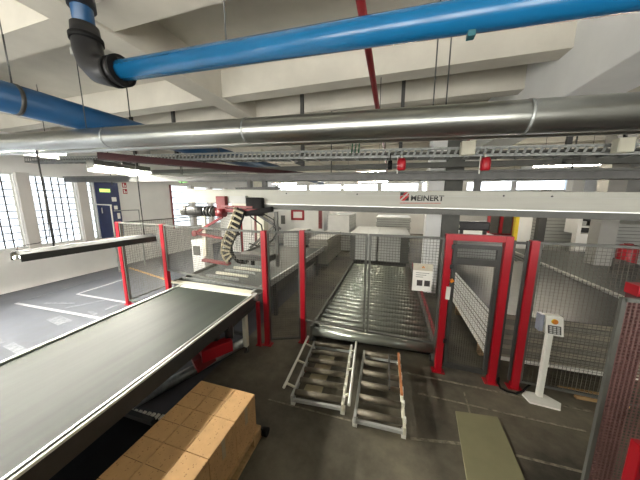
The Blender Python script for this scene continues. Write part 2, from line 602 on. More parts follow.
Y0, Y1, ZB = -.2, 3.60, .90
bc = root('belt_conveyor', 'long grey-green belt conveyor with white side rails running under the trough lamp', 'conveyor', (-2.95, 1.2, 0))
MB().poly([(xl(Y0) + .03, Y0, ZB - .05), (xr(Y0) - .03, Y0, ZB - .05), (xr(Y1) - .03, Y1 - .12, ZB - .05), (xl(Y1) + .03, Y1 - .08, ZB - .05)], (0, 0, .05)).build('belt', BELT, bc)
MB().poly([(xl(Y0) + .1, Y0, .68), (xr(Y0) - .1, Y0, .68), (xr(Y1) - .1, Y1 - .12, .68), (xl(Y1) + .1, Y1 - .1, .68)], (0, 0, .05)).build('return_belt', BLACK, bc)
for f, sgn in ((xr, 1), (xl, -1)):
    rl = MB()
    rl.bar((f(Y0) - sgn * .02, Y0, .80), (f(Y1) - sgn * .02, Y1, .80), .03, .20)
    rail = rl.build('side_rail', DGREY if sgn > 0 else GREY, bc, bevel=.004)
    MB().bar((f(Y0) - sgn * .030, Y0, .912), (f(Y1) - sgn * .030, Y1, .912), .022, .024).build('edge_strip', ALU, rail)
    MB().bar((f(Y0) + sgn * .008, Y0, .905), (f(Y1) + sgn * .008, Y1, .905), .022, .022).build('edge_strip', WHITE, rail)
MB().bar((xl(Y1), Y1 - .05, .895), (xr(Y1) + .02, Y1 - .09, .895), .10, .03).build('end_plate', WHITE, bc, bevel=.004)
MB().cyl((xl(Y1) + .04, Y1 - .03, .82), (xr(Y1) - .04, Y1 - .06, .82), .06, 16).build('end_roller', ROLL, bc)
MB().cyl((xr(Y1) - .01, Y1 - .06, .86), (xr(Y1) + .05, Y1 - .06, .86), .055, 14).build('bearing', ALU, bc)
for y in (3.24, 1.55, .1):
    for f, q in ((xr, -.03), (xl, .05)) if y != 1.55 else ((xl, .05),):
        lg = MB().box(f(y) + q - .035, f(y) + q + .035, y - .035, y + .035, .10, .72).build('leg', CREAM, bc, bevel=.005)
        MB().cyl((f(y) + q, y, 0), (f(y) + q, y, .015), .05, 12).cyl((f(y) + q, y, .01), (f(y) + q, y, .11), .014, 8).build('foot', DSTEEL, lg)
    MB().bar((xl(y) + .1, y, .32), (xr(y) - .08, y, .32), .05, .05).build('cross_member', DGREY, bc)
MB().bar((xr(2.6) - .03, 2.75, .69), (xr(3.5) + .0, 3.5, .72), .05, .06).build('lower_rail', DGREY, bc)
MB().cyl((-2.97, 1.85, .07), (-2.40, 3.38, .07), .07, 14).build('floor_tube', GALV, bc)
du = MB().bar((-2.42, 2.40, .46), (-2.20, 2.76, .46), .16, .17).build('drive_box', RED, bc, bevel=.008)
MB().bar((-2.48, 2.34, .34), (-2.36, 2.56, .40), .14, .2).build('drive_cover', DRED, du, bevel=.008)
MB().cyl((-2.31, 2.80, .60), (-2.22, 2.86, .60), .11, 20).build('pulley', BLACKG, du)
MB().cyl((-2.52, 2.52, .56), (-2.44, 2.46, .56), .09, 20).build('pulley', BLACKG, du)
MB().bar((-2.36, 2.66, .53), (-2.36, 2.66, .70), .06, .06).build('bracket', DSTEEL, du)

# second belt conveyor beyond the fence
bd = root('belt_conveyor', 'second belt conveyor continuing behind the fence, under the gripper', 'conveyor', (-3.4, 6, 0))
c0, c1, YE = (-4.35, 3.78), (-2.36, 3.72), 8.3
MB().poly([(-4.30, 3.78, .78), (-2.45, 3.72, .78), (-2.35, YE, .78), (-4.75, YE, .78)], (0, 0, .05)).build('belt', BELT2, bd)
MB().bar((-2.42, 3.74, .82), (-2.32, YE, .82), .05, .14).build('side_rail', ALU, bd, bevel=.004)
MB().bar((-4.34, 3.80, .82), (-4.79, YE, .82), .05, .14).build('side_rail', GREY, bd, bevel=.004)
MB().bar((-4.36, 3.80, .86), (-2.40, 3.72, .86), .14, .03).build('transfer_plate', CREAM, bd, bevel=.004)
MB().bar((-4.36, 4.02, .87), (-2.40, 3.94, .87), .05, .05).build('guide_bar', GALV, bd)
for x, y in [(-2.40, 4.6), (-2.36, 7.6), (-4.4, 4.6), (-4.7, 7.6)]:
    MB().box(x - .04, x + .04, y - .04, y + .04, 0, .76).build('leg', DGREY, bd)
MB().box(-4.3, -2.5, 4.2, 8.0, .42, .70).build('under_frame', DSTEEL, bd)
for i in range(5):
    MB().bar((-4.0 + i * .06, 4.35 + i * .25, .86), (-3.1 + i * .05, 4.3 + i * .25, .86), .05, .05).build('guide_bar', CREAM if i % 2 else GALV, bd)

# black machine on the floor between belt and boxes
bf = root('floor_machine', 'low black covered machine with white toothed far edge beside the boxes', 'machine', (-2.4, .6, 0))
MB().poly([(-2.62, -.15, .02), (-2.05, -.15, .02), (-2.12, 1.66, .02), (-2.72, 1.62, .02)], (0, 0, .27)).build('cover', BLACK, bf, bevel=.01)
tm = MB().box(-.016, .016, -.035, .02, 0, .018).mesh('tooth', WHITE)
for i in range(9):
    share('tooth', tm, bf, (-2.62 + i * .057, 1.60 + i * .005, .29))

# ------------------------------------------------------------------ boxes on a pallet
pl = root('wooden_pallet', 'wooden pallet under the cardboard boxes beside the belt conveyor', 'pallet', (-1.6, 1.2, 0))
for i in range(5):
    x = -1.96 + i * .163
    MB().box(x, x + .12 if i < 4 else -1.25, .55, 1.97, .122, .144).build('deck_board', WOOD, pl)
for x in (-1.96, -1.64, -1.35):
    for y in (.6, 1.2, 1.83):
        MB().box(x, x + .1, y, y + .13, .022, .1).build('block', WOOD, pl)
    MB().box(x, x + .1, .55, 1.97, 0, .022).build('runner', WOOD, pl)
for y in (.6, 1.2, 1.83):
    MB().box(-1.96, -1.25, y, y + .13, .1, .122).build('stringer', WOOD, pl)
pj = root('pallet_truck', 'black pallet truck with its load wheel showing under the pallet corner', 'pallet truck', (-1.5, 1.2, 0))
for x in (-1.83, -1.51):
    fk = MB().box(x, x + .11, .3, 2.0, .05, .095).build('fork', BLACKG, pj)
for x0, x1 in ((-1.83, -1.75), (-1.245, -1.19)):
    MB().cyl((x0, 2.0, .045), (x1, 2.0, .045), .045, 16).build('load_wheel', BLACK, pj)
MB().bar((-1.51, 2.01, .06), (-1.20, 2.01, .06), .03, .03).build('axle', BLACKG, pj)
W_, D_, H_ = .224, .328, .425
bmesh_box = MB().box(-W_ / 2, W_ / 2, -D_ / 2, D_ / 2, 0, H_)
box_me = bmesh_box.mesh('cardboard_box', CARDP)
tape_me = MB().box(W_ / 2 - .002, W_ / 2 + .0012, -.022, .022, H_ - .19, H_ - .004).mesh('tape', TAPE)
seam_me = MB().box(-W_ / 2 + .01, W_ / 2 - .01, -.0015, .0015, H_ - .002, H_ + .001).mesh('flap_seam', mat('cardboard_gap', (92, 66, 40), .9))
cols = ['right column in the light', 'middle column in shadow', 'left column next to the black machine']
rows = ['far end of the pallet', 'second from the far end', 'third from the far end', 'nearest the photographer']
for ci in range(3):
    for ri in range(4):
        x = -1.272 - W_ / 2 - ci * (W_ + .003)
        y = 1.915 - D_ / 2 - ri * (D_ + .004) - (0.0, .0, .0)[ci]
        b = share('cardboard_box', box_me, None, (x, y, .145))
        b.rotation_euler = (0, 0, R(random.uniform(-.5, .5)))
        bv = b.modifiers.new('bevel', 'BEVEL'); bv.width = .004; bv.segments = 2
        tag(b, 'brown cardboard box, %s, %s' % (cols[ci], rows[ri]), 'box', 'cardboard boxes on the pallet')
        share('tape', tape_me, b, (x, y, .145))
        if ci:
            share('flap_seam', seam_me, b, (x, y, .145))

# ------------------------------------------------------------------ safety fence
fence = root('safety_fence', 'red post safety fence with grey mesh panels across the hall', 'fence', (-1.4, 3.78, 0))
PA2, PA, PB, PC, PD, PM, PGL, PGR, PR, PE, PE2 = (-6.25, 9.0), (-6.17, 4.06), (-4.73, 3.98), (-2.02, 3.53), (-1.43, 3.78), (-.32, 3.71), (.78, 3.65), (1.46, 3.61), (1.73, 3.59), (3.3, 3.49), (4.9, 3.4)


def post(p, h=2.06, w=.085, m=RED, par=fence, name='post'):
    o = MB().box(p[0] - w / 2, p[0] + w / 2, p[1] - w / 2, p[1] + w / 2, 0, h).build(name, m, par, bevel=.004)
    MB().box(p[0] - w, p[0] + w, p[1] - w * .7, p[1] + w * .7, 0, .012).build('foot_plate', m, o)
    return o


for p in (PA, PB, PC, PD, PR, PE, PE2, PA2):
    post(p)
post((-2.155, 3.47), .82, .055)


def panel(p, q, z0, z1=2.05, inset=.06, t=.032, par=fence, pitch=.042, wire=WIRE, r=.0027, fm=GREY):
    a, b = Vector((p[0], p[1], 0)), Vector((q[0], q[1], 0))
    d = (b - a).normalized()
    a, b = a + d * inset, b - d * inset
    up = Vector((0, 0, 1))
    fr = MB()
    for u, v in ((a + up * z0, a + up * z1), (b + up * z0, b + up * z1)):
        fr.bar(u, v, t, t)
    for z in (z0 + t / 2, z1 - t / 2):
        fr.bar(a + up * z, b + up * z, t, t)
    f = fr.build('panel_frame', fm, par)
    MB().wires(a, b, z0, z1, pitch, r).build('wire_mesh', wire, f, kind='stuff')
    return f


panel(PA2, PA, .1, pitch=.06)
panel(PA, PB, .1)
panel(PB, PC, 1.02)
panel(PC, PD, .08)
panel(PD, PM, .42, inset=.03)
panel(PM, (PGL[0] - .035, PGL[1]), .42, inset=.03)
panel(PR, PE, .1)
panel(PE, PE2, .1)
MB().bar((PGR[0] + .065, PGR[1] - .005, .1), (PGR[0] + .065, PGR[1] - .005, 2.05), .03, .03).bar((PR[0] - .065, PR[1], .1), (PR[0] - .065, PR[1], 2.05), .03, .03).bar((PGR[0] + .05, PGR[1], 2.02), (PR[0] - .05, PR[1], 2.02), .03, .03).build('panel_frame', DGREY, fence)

gate = root('safety_gate', 'red portal gate with dark mesh leaf between the two conveyors', 'gate', (1.12, 3.63, 0))
for p in (PGL, PGR):
    post(p, 2.10, .09, RED, gate, 'gate_post')
MB().bar((PGL[0] - .045, PGL[1], 2.06), (PGR[0] + .045, PGR[1], 2.06), .09, .085).build('lintel', RED, gate, bevel=.004)
lf = MB()
a, b = Vector((PGL[0] + .085, PGL[1] - .006, 0)), Vector((PGR[0] - .085, PGR[1] + .006, 0))
up = Vector((0, 0, 1))
for q in (a, b):
    lf.bar(q + up * .12, q + up * 1.96, .05, .05)
for z, h in ((.14, .07), (1.935, .05), (1.73, .09)):
    lf.bar(a + up * z, b + up * z, .045, h)
leaf = lf.build('leaf', DGREY, gate)
MB().wires(a, b, .12, 1.95, .03, .0017).build('wire_mesh', WIRE, leaf, kind='stuff')
MB().bar((PGL[0] + .045, PGL[1] - .07, 1.44), (PGL[0] + .085, PGL[1] - .07, 1.47), .05, .035).build('lock_knob', ORANGE, leaf)
MB().bar((PGL[0] + .03, PGL[1] - .065, 1.18), (PGL[0] + .035, PGL[1] - .065, 1.36), .05, .03).build('lock_plate', WHITE, leaf)
for z in (.5, 1.62, 1.9):
    MB().box(PGL[0] + .03, PGL[0] + .075, PGL[1] - .06, PGL[1] - .03, z, z + .06).build('hinge', BLACKG, leaf)

nt_ = root('safety_notice', 'white notice card with two pictures hanging on the fence by the gate', 'sign', (.465, 3.62, 1.25))
MB().box(.34, .60, 3.612, 3.625, 1.25, 1.66).build('card', PAPER, nt_)
MB().box(.34, .60, 3.608, 3.613, 1.56, 1.66).build('header', mat('card_header', (196, 190, 172), .7), nt_)
for x in (.40, .50):
    MB().box(x, x + .075, 3.608, 3.613, 1.33, 1.415).build('picture', PHOTO, nt_)
for i in range(3):
    MB().box(.38, .56 - .04 * i, 3.609, 3.613, 1.52 - i * .03, 1.526 - i * .03).build('text_line', GREY, nt_)
MB().tube([(.46, 3.605, 1.60), (.475, 3.60, 1.625), (.49, 3.605, 1.60)], .008, 6).build('hook', ORANGE, nt_)

# near fence panel at the right edge of the view
nf = root('safety_fence', 'dark red close-meshed fence panel at the right edge, nearest the photographer', 'fence', (1.8, 1.75, 0))
panel((1.29, 1.75), (2.45, 1.75), .08, 2.0, inset=.012, t=.022, par=nf, pitch=.021, wire=WIRER, r=.0042, fm=GREY)
post((2.42, 1.86), 2.06, .08, RED, nf)
pq = post((1.50, 1.92), 2.0, .08, mat('shaded_red_paint', (84, 48, 46), .6, var=.1), nf)  # red post in a darker tone for the shade behind the mesh
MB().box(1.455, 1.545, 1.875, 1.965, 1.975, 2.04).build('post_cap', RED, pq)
post((1.25, 1.42), 1.36, .06, RED, nf)

# ------------------------------------------------------------------ main roller conveyor
rc = root('roller_conveyor', 'grey roller conveyor behind the fence with red guard strip on its right', 'conveyor', (-.27, 6, 0))
rm = MB().cyl((-.98, 0, 0), (.98, 0, 0), .056, 16).mesh('roller', ROLL)
for i in range(24):
    share('roller', rm, rc, (-.27, 3.98 + i * .195, .25))
MB().cyl((-1.24, 3.79, .24), (.72, 3.90 - .04, .24), .085, 20).build('front_roller', ROLL, rc)
for x in (-1.29, .745):
    MB().box(x - .025, x + .025, 3.80, 8.75, .06, .33).build('side_frame', GREY, rc, bevel=.004)
MB().box(.775, .80, 3.80, 8.75, .28, .42).build('guard_strip', mat('guard_red', (150, 44, 50), .5), rc)
for y in (3.9, 5.5, 7.1, 8.6):
    for x in (-1.29, .745):
        MB().box(x - .05, x + .05, y - .04, y + .04, 0, .07).build('foot', DSTEEL, rc)
MB().box(-1.25, .72, 3.95, 8.7, .05, .11).build('dark_underlay', BLACK, rc)  # black sheet in place of the shade between the rollers


def track(name, label, x0a, ya, x0b, yb, wid, group):
    """low frame of six loose rollers; near left corner (x0a,ya), far left corner (x0b,yb)"""
    t = root(name, label, 'roller track', ((x0a + x0b) / 2 + wid / 2, (ya + yb) / 2, 0), group)
    A, B = Vector((x0a, ya, 0)), Vector((x0b, yb, 0))
    d = (B - A).normalized()
    sd = Vector((d.y, -d.x, 0))
    L = (B - A).length
    for o in (0, wid):
        MB().bar(A + sd * o + up * .125, B + sd * o + up * .125, .03, .09).build('side_rail', CREAM if o else SHEETG, t, bevel=.003)
        for s_ in (.06, L - .06):
            MB().bar(A + sd * o + d * s_, A + sd * o + d * s_ + up * .09, .05, .05).build('foot', WHITE, t)
    for i in range(6):
        c = A + d * (.09 + (L - .14) * i / 5)
        r_ = MB().cyl(c + sd * .02 + up * .15, c + sd * (wid - .02) + up * .15, .037, 14).build('roller', ROLLD, t)
        MB().bar(c + sd * (wid - .005) + up * .18, c + sd * (wid + .02) + up * .18, .05, .05).build('axle_holder', WHITE, r_)
    MB().bar(A + d * .03 + up * .09, A + d * .03 + sd * wid + up * .09, .03, .04).build('cross_bar', SHEETG, t)
    MB().bar(A + d * (L - .05) + up * .09, A + d * (L - .05) + sd * wid + up * .09, .03, .04).build('cross_bar', SHEETG, t)
    return t, A, d, sd, L


t, A, d, sd, L = track('roller_track', 'left low roller track on the floor with white guide tubes both sides', -1.08, 2.41, -1.17, 3.62, .63, 'low roller tracks')
for off, l0, l1 in ((-.12, .05, L + .02), (wid_ := .71, -.04, L + .03)):
    g = MB().cyl(A + sd * off + d * l0 + up * .22, A + sd * off + d * l1 + up * .22, .018, 10).build('guide_tube', WHITE, t)
    for s_ in (.15, .62, 1.05):
        MB().bar(A + sd * off + d * s_ + up * .20, A + sd * (0 if off < 0 else .63) + d * s_ + up * .16, .025, .02).build('bracket', CREAM, g)
for i in range(4):
    MB().box(-1.02, -.78, 2.62 + i * .24, 2.80 + i * .24, .03, .05).build('base_board', mat('pale_board_%d' % i, (176, 166, 136), .75), t)
t, A, d, sd, L = track('roller_track', 'right low roller track on the floor with an orange guide strip', -.29, 2.34, -.32, 3.60, .53, 'low roller tracks')
MB().bar(A + sd * .52 + d * .38 + up * .24, A + sd * .52 + d * 1.20 + up * .24, .03, .03).build('guide_strip', mat('orange_wood', (186, 120, 72), .6), t)
for s_ in (.45, .78, 1.1):
    MB().bar(A + sd * .53 + d * s_ + up * .17, A + sd * .53 + d * s_ + up * .23, .03, .03).build('bracket', WHITE, t)
MB().bar(A + sd * .38 + d * .45 + up * .215, A + sd * .38 + d * 1.18 + up * .215, .02, .02).build('guide_rod', DSTEEL, t)

# ------------------------------------------------------------------ wrapped panel packs on the right
def pack(name, label, x0, x1, y0, y1, z0, n, th, top, edge, alt, group=None, legs=True, cat='panel stack'):
    t = root(name, label, cat, ((x0 + x1) / 2, (y0 + y1) / 2, 0), group)
    g = .006
    for i in range(n):
        j = random.uniform(-.008, .008)
        z = z0 + i * th
        pn = MB().box(x0 + j, x1 + j, y0 + abs(j), y1, z, z + th - g).build('panel', edge if i % 2 == 0 else alt, t, bevel=.004)
        MB().box(x0 + j - .006, x0 + j, y0 + .03, y1 - .03, z + .008, z + th - g - .008).build('lit_side_band', SHEETW, pn)  # white band added on the left side, standing in for window light
    if top:
        MB().box(x0 - .008, x1 + .008, y0 - .01, y1 + .01, z0 + n * th - .004, z0 + n * th + .004).build('top_sheet', top, t)
    MB().box(x0 + .01, x1 - .01, y0 + .015, y1 - .01, z0, z0 + n * th - .01).build('core', DGREY, t)
    if legs:
        for y in (y0 + .35, (y0 + y1) / 2, y1 - .2):
            MB().box(x0, x1, y, y + .1, 0, z0 - .004).build('bearer', WOOD, t)
    return t


pk = pack('panel_stack', 'film-wrapped panel stack with glossy dark top behind the keypad stand', 1.50, 3.72, 3.90, 7.6, .22, 9, .078, FILM, BOARDL, BOARDG)
MB().box(1.49, 3.73, 3.885, 3.92, .20, .255).build('bottom_strip', WHITE, pk)
MB().box(1.485, 1.51, 3.9, 7.6, .20, .27).build('bottom_strip', WHITE, pk)
pk = pack('panel_stack', 'dark-topped panel stack with a white edge, farther right in the cell', 3.80, 6.1, 4.1, 9.6, .22, 9, .08, mat('dark_grey_sheet', (74, 77, 76), .5, var=.08, scale=2), BOARDG, DGREY)
MB().box(3.765, 3.83, 4.08, 9.6, .925, .965).build('edge_trim', WHITE, pk)
for i, (x0, x1, y, z) in enumerate([(2.30, 2.85, 3.72, .0), (2.42, 2.95, 3.66, .0), (2.36, 2.88, 3.70, .045)]):
    tag(MB().box(x0, x1, y - .022 - i * .05 + (.06 if i == 2 else 0), y + .022 - i * .05 + (.06 if i == 2 else 0), z, z + .044).build('timber', WOOD), ['rear timber batten lying under the wrapped panel stack', 'front timber batten on the floor before the wrapped panel stack', 'upper timber batten resting on two others under the panel stack'][i], 'batten', 'loose timber battens')

# ------------------------------------------------------------------ keypad stand
ks = root('keypad_stand', 'white pedestal with keypad box and orange button outside the fence', 'control stand', (1.97, 3.48, 0))
MB().poly([(1.80, 3.33, 0), (2.10, 3.30, 0), (2.17, 3.42, 0), (2.06, 3.535, 0), (1.84, 3.54, 0), (1.77, 3.46, 0)], (0, 0, .02)).build('foot_plate', WHITE, ks, bevel=.004)
MB().box(1.94, 2.0, 3.46, 3.52, .02, .95).build('pole', WHITE, ks, bevel=.006)
kb = MB().hexa([(1.91, 3.44, .91), (2.08, 3.42, .91), (2.08, 3.54, .91), (1.91, 3.54, .91), (1.90, 3.48, 1.14), (2.07, 3.46, 1.14), (2.07, 3.56, 1.14), (1.90, 3.56, 1.14)]).build('control_box', WHITE, ks, bevel=.004)


def face(u, v, o=.0):
    """point on the sloping front of the control box, u across, v up (0..1)"""
    return Vector((1.91 + .17 * u - .01 * v, 3.44 - .02 * u + .04 * v - o, .91 + .23 * v))


def patch(u0, u1, v0, v1, o, nm, m, par):
    a = [face(u0, v0, 0), face(u1, v0, 0), face(u1, v1, 0), face(u0, v1, 0)]
    b = [face(u0, v0, o), face(u1, v0, o), face(u1, v1, o), face(u0, v1, o)]
    return MB().hexa([b[0], b[1], a[1], a[0], b[3], b[2], a[2], a[3]]).build(nm, m, par)


patch(.12, .85, .08, .52, .004, 'keypad', DGREY, kb)
for i in range(3):
    for j in range(4):
        patch(.2 + i * .21, .35 + i * .21, .11 + j * .1, .18 + j * .1, .007, 'key', SHEETG, kb)
MB().cyl(face(.5, .74, 0), face(.5, .74, .02), .028, 16).build('button', ORANGE, kb)
MB().cyl(face(.5, .74, 0), face(.5, .74, .008), .034, 16).build('button_ring', YEL, kb)
MB().box(1.845, 1.89, 3.47, 3.56, .93, 1.15).build('side_box', SCREEN, ks, bevel=.006)
MB().box(1.885, 1.915, 3.49, 3.53, 1.0, 1.05).build('bracket', GALV, ks)
pts = [(1.60, 3.72), (1.55, 3.60), (1.545, 3.5), (1.60, 3.46), (1.70, 3.445), (1.80, 3.50), (1.86, 3.57), (1.95, 3.66), (2.05, 3.75)]
tag(MB().tube([(x, y, .034 if 1.76 < x < 2.0 else .016) for x, y in pts], .014, 8).build('cable', BLACK), 'black cable looped on the floor around the red gate post', 'cable')
sh = MB().poly([(.66, 1.0, 0), (1.24, 1.0, 0), (1.32, 2.97, 0), (.86, 2.92, 0)], (0, 0, .018)).build('floor_sheet', PLATE, bevel=.002)
tag(sh, 'flat olive-beige sheet lying on the concrete floor', 'sheet')

# ------------------------------------------------------------------ gantry beam and gripper
def bz(x): return 2.555 - .018 * (x + .3)     # beam axis height


gb = root('gantry_beam', 'long cream gantry beam with printed lettering, spanning the hall', 'beam', (-.3, 5.2, 2.5))
XA, XB = -5.2, 9.5
MB().bar((XA, 5.2, bz(XA) + .035), (XB, 5.2, bz(XB) + .035), .22, .33).build('beam_box', OFFW, gb, bevel=.006)
MB().bar((-3.5, 5.16, bz(-3.5) - .19), (XB, 5.16, bz(XB) - .19), .18, .11).build('lower_rail', GREY, gb, bevel=.004)
MB().bar((-3.5, 5.07, bz(-3.5) - .125), (XB, 5.07, bz(XB) - .125), .02, .012).build('rail_strip', ALU, gb)
MB().bar((XA, 5.084, bz(XA) + .10), (XB, 5.084, bz(XB) + .10), .012, .006).build('groove_strip', SHEETG, gb)
for x in (-2.3, -.7, .2, 1.9, 2.6):
    MB().cyl((x, 5.09, bz(x) + .12), (x, 5.08, bz(x) + .12), .016, 10).build('bolt', BLACKG, gb)
for x in (-3.3, -2.9, 1.5, 4.2, 7.0):
    MB().box(x - .05, x + .05, 5.15, 5.25, bz(x) + .17, bz(x) + .44).build('hanger', DGREY, gb)
MB().box(-3.65, -2.55, 5.1, 5.3, bz(-3.1) + .2, bz(-3.1) + .26).build('hanger_plate', DGREY, gb)
# logo: square with a slanted stripe and the name beside it
lx, lz, s_ = .15, bz(.3) + .005, .165
lg = MB().box(lx, lx + s_, 5.082, 5.091, lz, lz + s_).build('logo', INK, gb)
MB()._add([(lx + .02, 5.08, lz), (lx + .085, 5.08, lz), (lx + s_, 5.08, lz + .085), (lx + s_, 5.08, lz + .15)], [(0, 1, 2, 3)]).build('logo_stripe', PRED, lg)
MB()._add([(lx, 5.08, lz + .02), (lx + .145, 5.08, lz + s_), (lx + .09, 5.08, lz + s_), (lx, 5.08, lz + .08)], [(0, 1, 2, 3)]).build('logo_stripe', PRED, lg)
MB()._add([(lx, 5.079, lz), (lx + .02, 5.079, lz), (lx + s_, 5.079, lz + .15), (lx + s_, 5.079, lz + s_), (lx + .145, 5.079, lz + s_), (lx, 5.079, lz + .02)], [(0, 1, 2, 3, 4, 5)]).build('logo_stripe', OFFW, lg)


def text(body, x, z, size, m, par, name, sx=1.0, off=0.0):
    c = bpy.data.curves.new(name, 'FONT')
    c.body = body
    c.size = size
    c.offset = off
    c.extrude = .001
    o = bpy.data.objects.new(name, c)
    COL.objects.link(o)
    bpy.context.view_layer.update()
    me = bpy.data.meshes.new_from_object(o)
    bpy.data.objects.remove(o)
    me.materials.clear()
    me.materials.append(m)
    t = bpy.data.objects.new(name, me)
    COL.objects.link(t)
    t.parent = par
    t.location = Vector((x, 5.086, z)) - org(par)
    t.rotation_euler = (R(90), R(1.0), 0)
    t.scale = (sx, 1, 1)
    return t


text('MEINERT', lx + s_ + .03, bz(.6) + .015, .145, INK, gb, 'lettering', 1.02, .004)
MB().box(lx, lx + .74, 5.083, 5.091, bz(.5) - .045, bz(.5) - .03).build('print_strip', mat('pale_red_print', (200, 120, 112), .6, var=.3, scale=90), gb)

gr = root('gripper_carriage', 'red gripper carriage with motor and cable chain at the left of the gantry', 'gantry carriage', (-3.8, 5.0, 1.9))
MB().box(-4.12, -3.86, 4.96, 5.08, 2.36, 2.66).build('carriage_plate', DRED, gr, bevel=.01)
MB().bar((-4.15, 5.0, 2.33), (-2.95, 5.0, 2.31), .14, .10).build('carriage_bar', DRED, gr, bevel=.01)
MB().bar((-3.95, 4.93, 2.42), (-3.1, 4.93, 2.40), .02, .05).build('red_edge', REDMUTE, gr)
MB().box(-3.74, -3.30, 4.98, 5.03, 2.48, 2.66).build('white_plate', SHEETG, gr)
MB().box(-3.74, -3.30, 5.03, 5.09, 2.36, 2.66).build('back_plate', CREAM, gr)
MB().box(-3.28, -2.85, 4.94, 5.08, 2.2, 2.62).build('black_housing', BLACK, gr, bevel=.03)
MB().bar((-3.3, 4.95, 2.24), (-2.6, 4.98, 2.36), .12, .12).build('black_housing', BLACK, gr, bevel=.02)
mo = MB().cyl((-4.95, 4.95, 2.30), (-4.45, 4.95, 2.29), .125, 20).build('motor', DGREY, gr)
MB().cyl((-5.12, 4.95, 2.30), (-4.95, 4.95, 2.30), .13, 20).build('fan_cover', GREY, mo)
MB().cyl((-4.96, 4.95, 2.30), (-4.93, 4.95, 2.30), .135, 20).build('motor_ring', DGREY, mo)
MB().cyl((-4.45, 4.95, 2.29), (-4.15, 4.95, 2.29), .10, 20).build('gearbox', GREY, mo)
for x in (-4.42, -4.32, -4.22):
    MB().cyl((x, 4.95, 2.29), (x + .04, 4.95, 2.29), .13, 20).build('flange', DSTEEL, mo)
MB().cyl((-4.05, 4.92, 2.26), (-3.85, 4.92, 2.26), .10, 16).build('drum', DRED, gr)
MB().bar((-4.5, 4.96, 2.2), (-4.55, 4.96, 1.15), .10, .06).build('lift_bar', CREAM, gr)
MB().bar((-3.95, 4.95, 2.16), (-4.75, 4.90, 1.74), .05, .06).build('gripper_arm', DRED, gr)
MB().bar((-4.80, 4.9, 1.74), (-3.95, 4.9, 1.64), .05, .06).build('gripper_arm', REDMUTE, gr)
MB().cyl((-4.76, 4.84, 1.73), (-4.76, 4.94, 1.73), .07, 14).build('joint', REDMUTE, gr)
MB().bar((-3.0, 5.02, 2.22), (-2.45, 5.05, 1.9), .05, .05).build('gripper_arm', DGREY, gr)
MB().bar((-2.6, 5.0, 1.95), (-3.25, 5.0, 1.42), .05, .05).build('gripper_arm', GREY, gr)
MB().bar((-2.45, 5.02, 1.80), (-2.95, 5.02, 1.40), .04, .04).build('gripper_arm', GREY, gr)
MB().bar((-2.55, 5.05, 2.30), (-2.55, 5.05, 1.0), .08, .06).build('lift_bar', GREY, gr)
MB().bar((-3.1, 5.05, 2.2), (-3.12, 5.05, 1.5), .04, .04).build('lift_bar', REDMUTE, gr)
MB().tube([(-3.15, 4.9, 2.2), (-2.85, 4.88, 2.0), (-2.8, 4.88, 1.7), (-3.0, 4.9, 1.5), (-3.2, 4.9, 1.55)], .016, 8).build('hose', BLACK, gr)
MB().tube([(-2.8, 4.95, 2.24), (-2.55, 4.92, 2.12), (-2.5, 4.92, 1.8), (-2.65, 4.92, 1.6)], .014, 8).build('hose', BLACK, gr)
MB().bar((-3.5, 4.95, 1.24), (-2.6, 4.95, 1.24), .35, .14).build('gripper_frame', DSTEEL, gr, bevel=.01)
MB().bar((-4.6, 4.92, 1.04), (-3.8, 4.92, 1.0), .12, .07).build('gripper_frame', REDMUTE, gr, bevel=.01)
for x in (-3.4, -3.1, -2.8):
    MB().cyl((x, 4.85, 1.05), (x, 4.85, 1.2), .05, 12).build('suction_cup', BLACK, gr)
LINKT = mat('chain_tan', (158, 150, 122), .6)
# cable chain: ladder of links along a bent path
path = [(-3.38, 2.36), (-3.42, 2.24), (-3.48, 2.12), (-3.53, 2.0), (-3.59, 1.88), (-3.66, 1.76), (-3.73, 1.64), (-3.79, 1.52), (-3.83, 1.40), (-3.84, 1.30), (-3.80, 1.20), (-3.72, 1.12)]
for o_ in (-.13, .13):
    pp = []
    ch = MB()
    for i, (x, z) in enumerate(path):
        a = path[max(0, i - 1)]
        b = path[min(len(path) - 1, i + 1)]
        tx, tz = b[0] - a[0], b[1] - a[1]
        n = math.hypot(tx, tz)
        pp.append(Vector((x - tz / n * o_, 4.86, z + tx / n * o_)))
    ch.tube(pp, .024, 6)
    chain = ch.build('chain_strand', BLACK if o_ > 0 else LINKT, gr)
for i in range(len(path) - 1):
    for f_ in (.5,):
        x, z = path[i][0] * (1 - f_) + path[i + 1][0] * f_, path[i][1] * (1 - f_) + path[i + 1][1] * f_
        tx, tz = path[i + 1][0] - path[i][0], path[i + 1][1] - path[i][1]
        n = math.hypot(tx, tz)
        dx, dz_ = -tz / n * .12, tx / n * .12
        MB().bar((x - dx, 4.84, z - dz_), (x + dx, 4.84, z + dz_), .045, .02, up=(0, 1, 0)).build('chain_link', LINKT, chain)
        MB().bar((x - tx * .5, 4.90, z - tz * .5), (x + tx * .5, 4.90, z + tz * .5), .22, .015, up=(0, 1, 0)).build('chain_back', BLACK, chain)
cc = []
for i in range(17):
    a = R(100 + 200 * i / 16)
    cc.append((-3.42 + .30 * math.cos(a), 4.9, 1.42 + .36 * math.sin(a)))
MB().tube(cc, .04, 8).build('corrugated_hose', BLACK, gr)

# ------------------------------------------------------------------ overhead pipes, ducts, tray
def pz(p0, p1, x):
    f = (x - p0[0]) / (p1[0] - p0[0])
    return Vector(p0).lerp(Vector(p1), f)


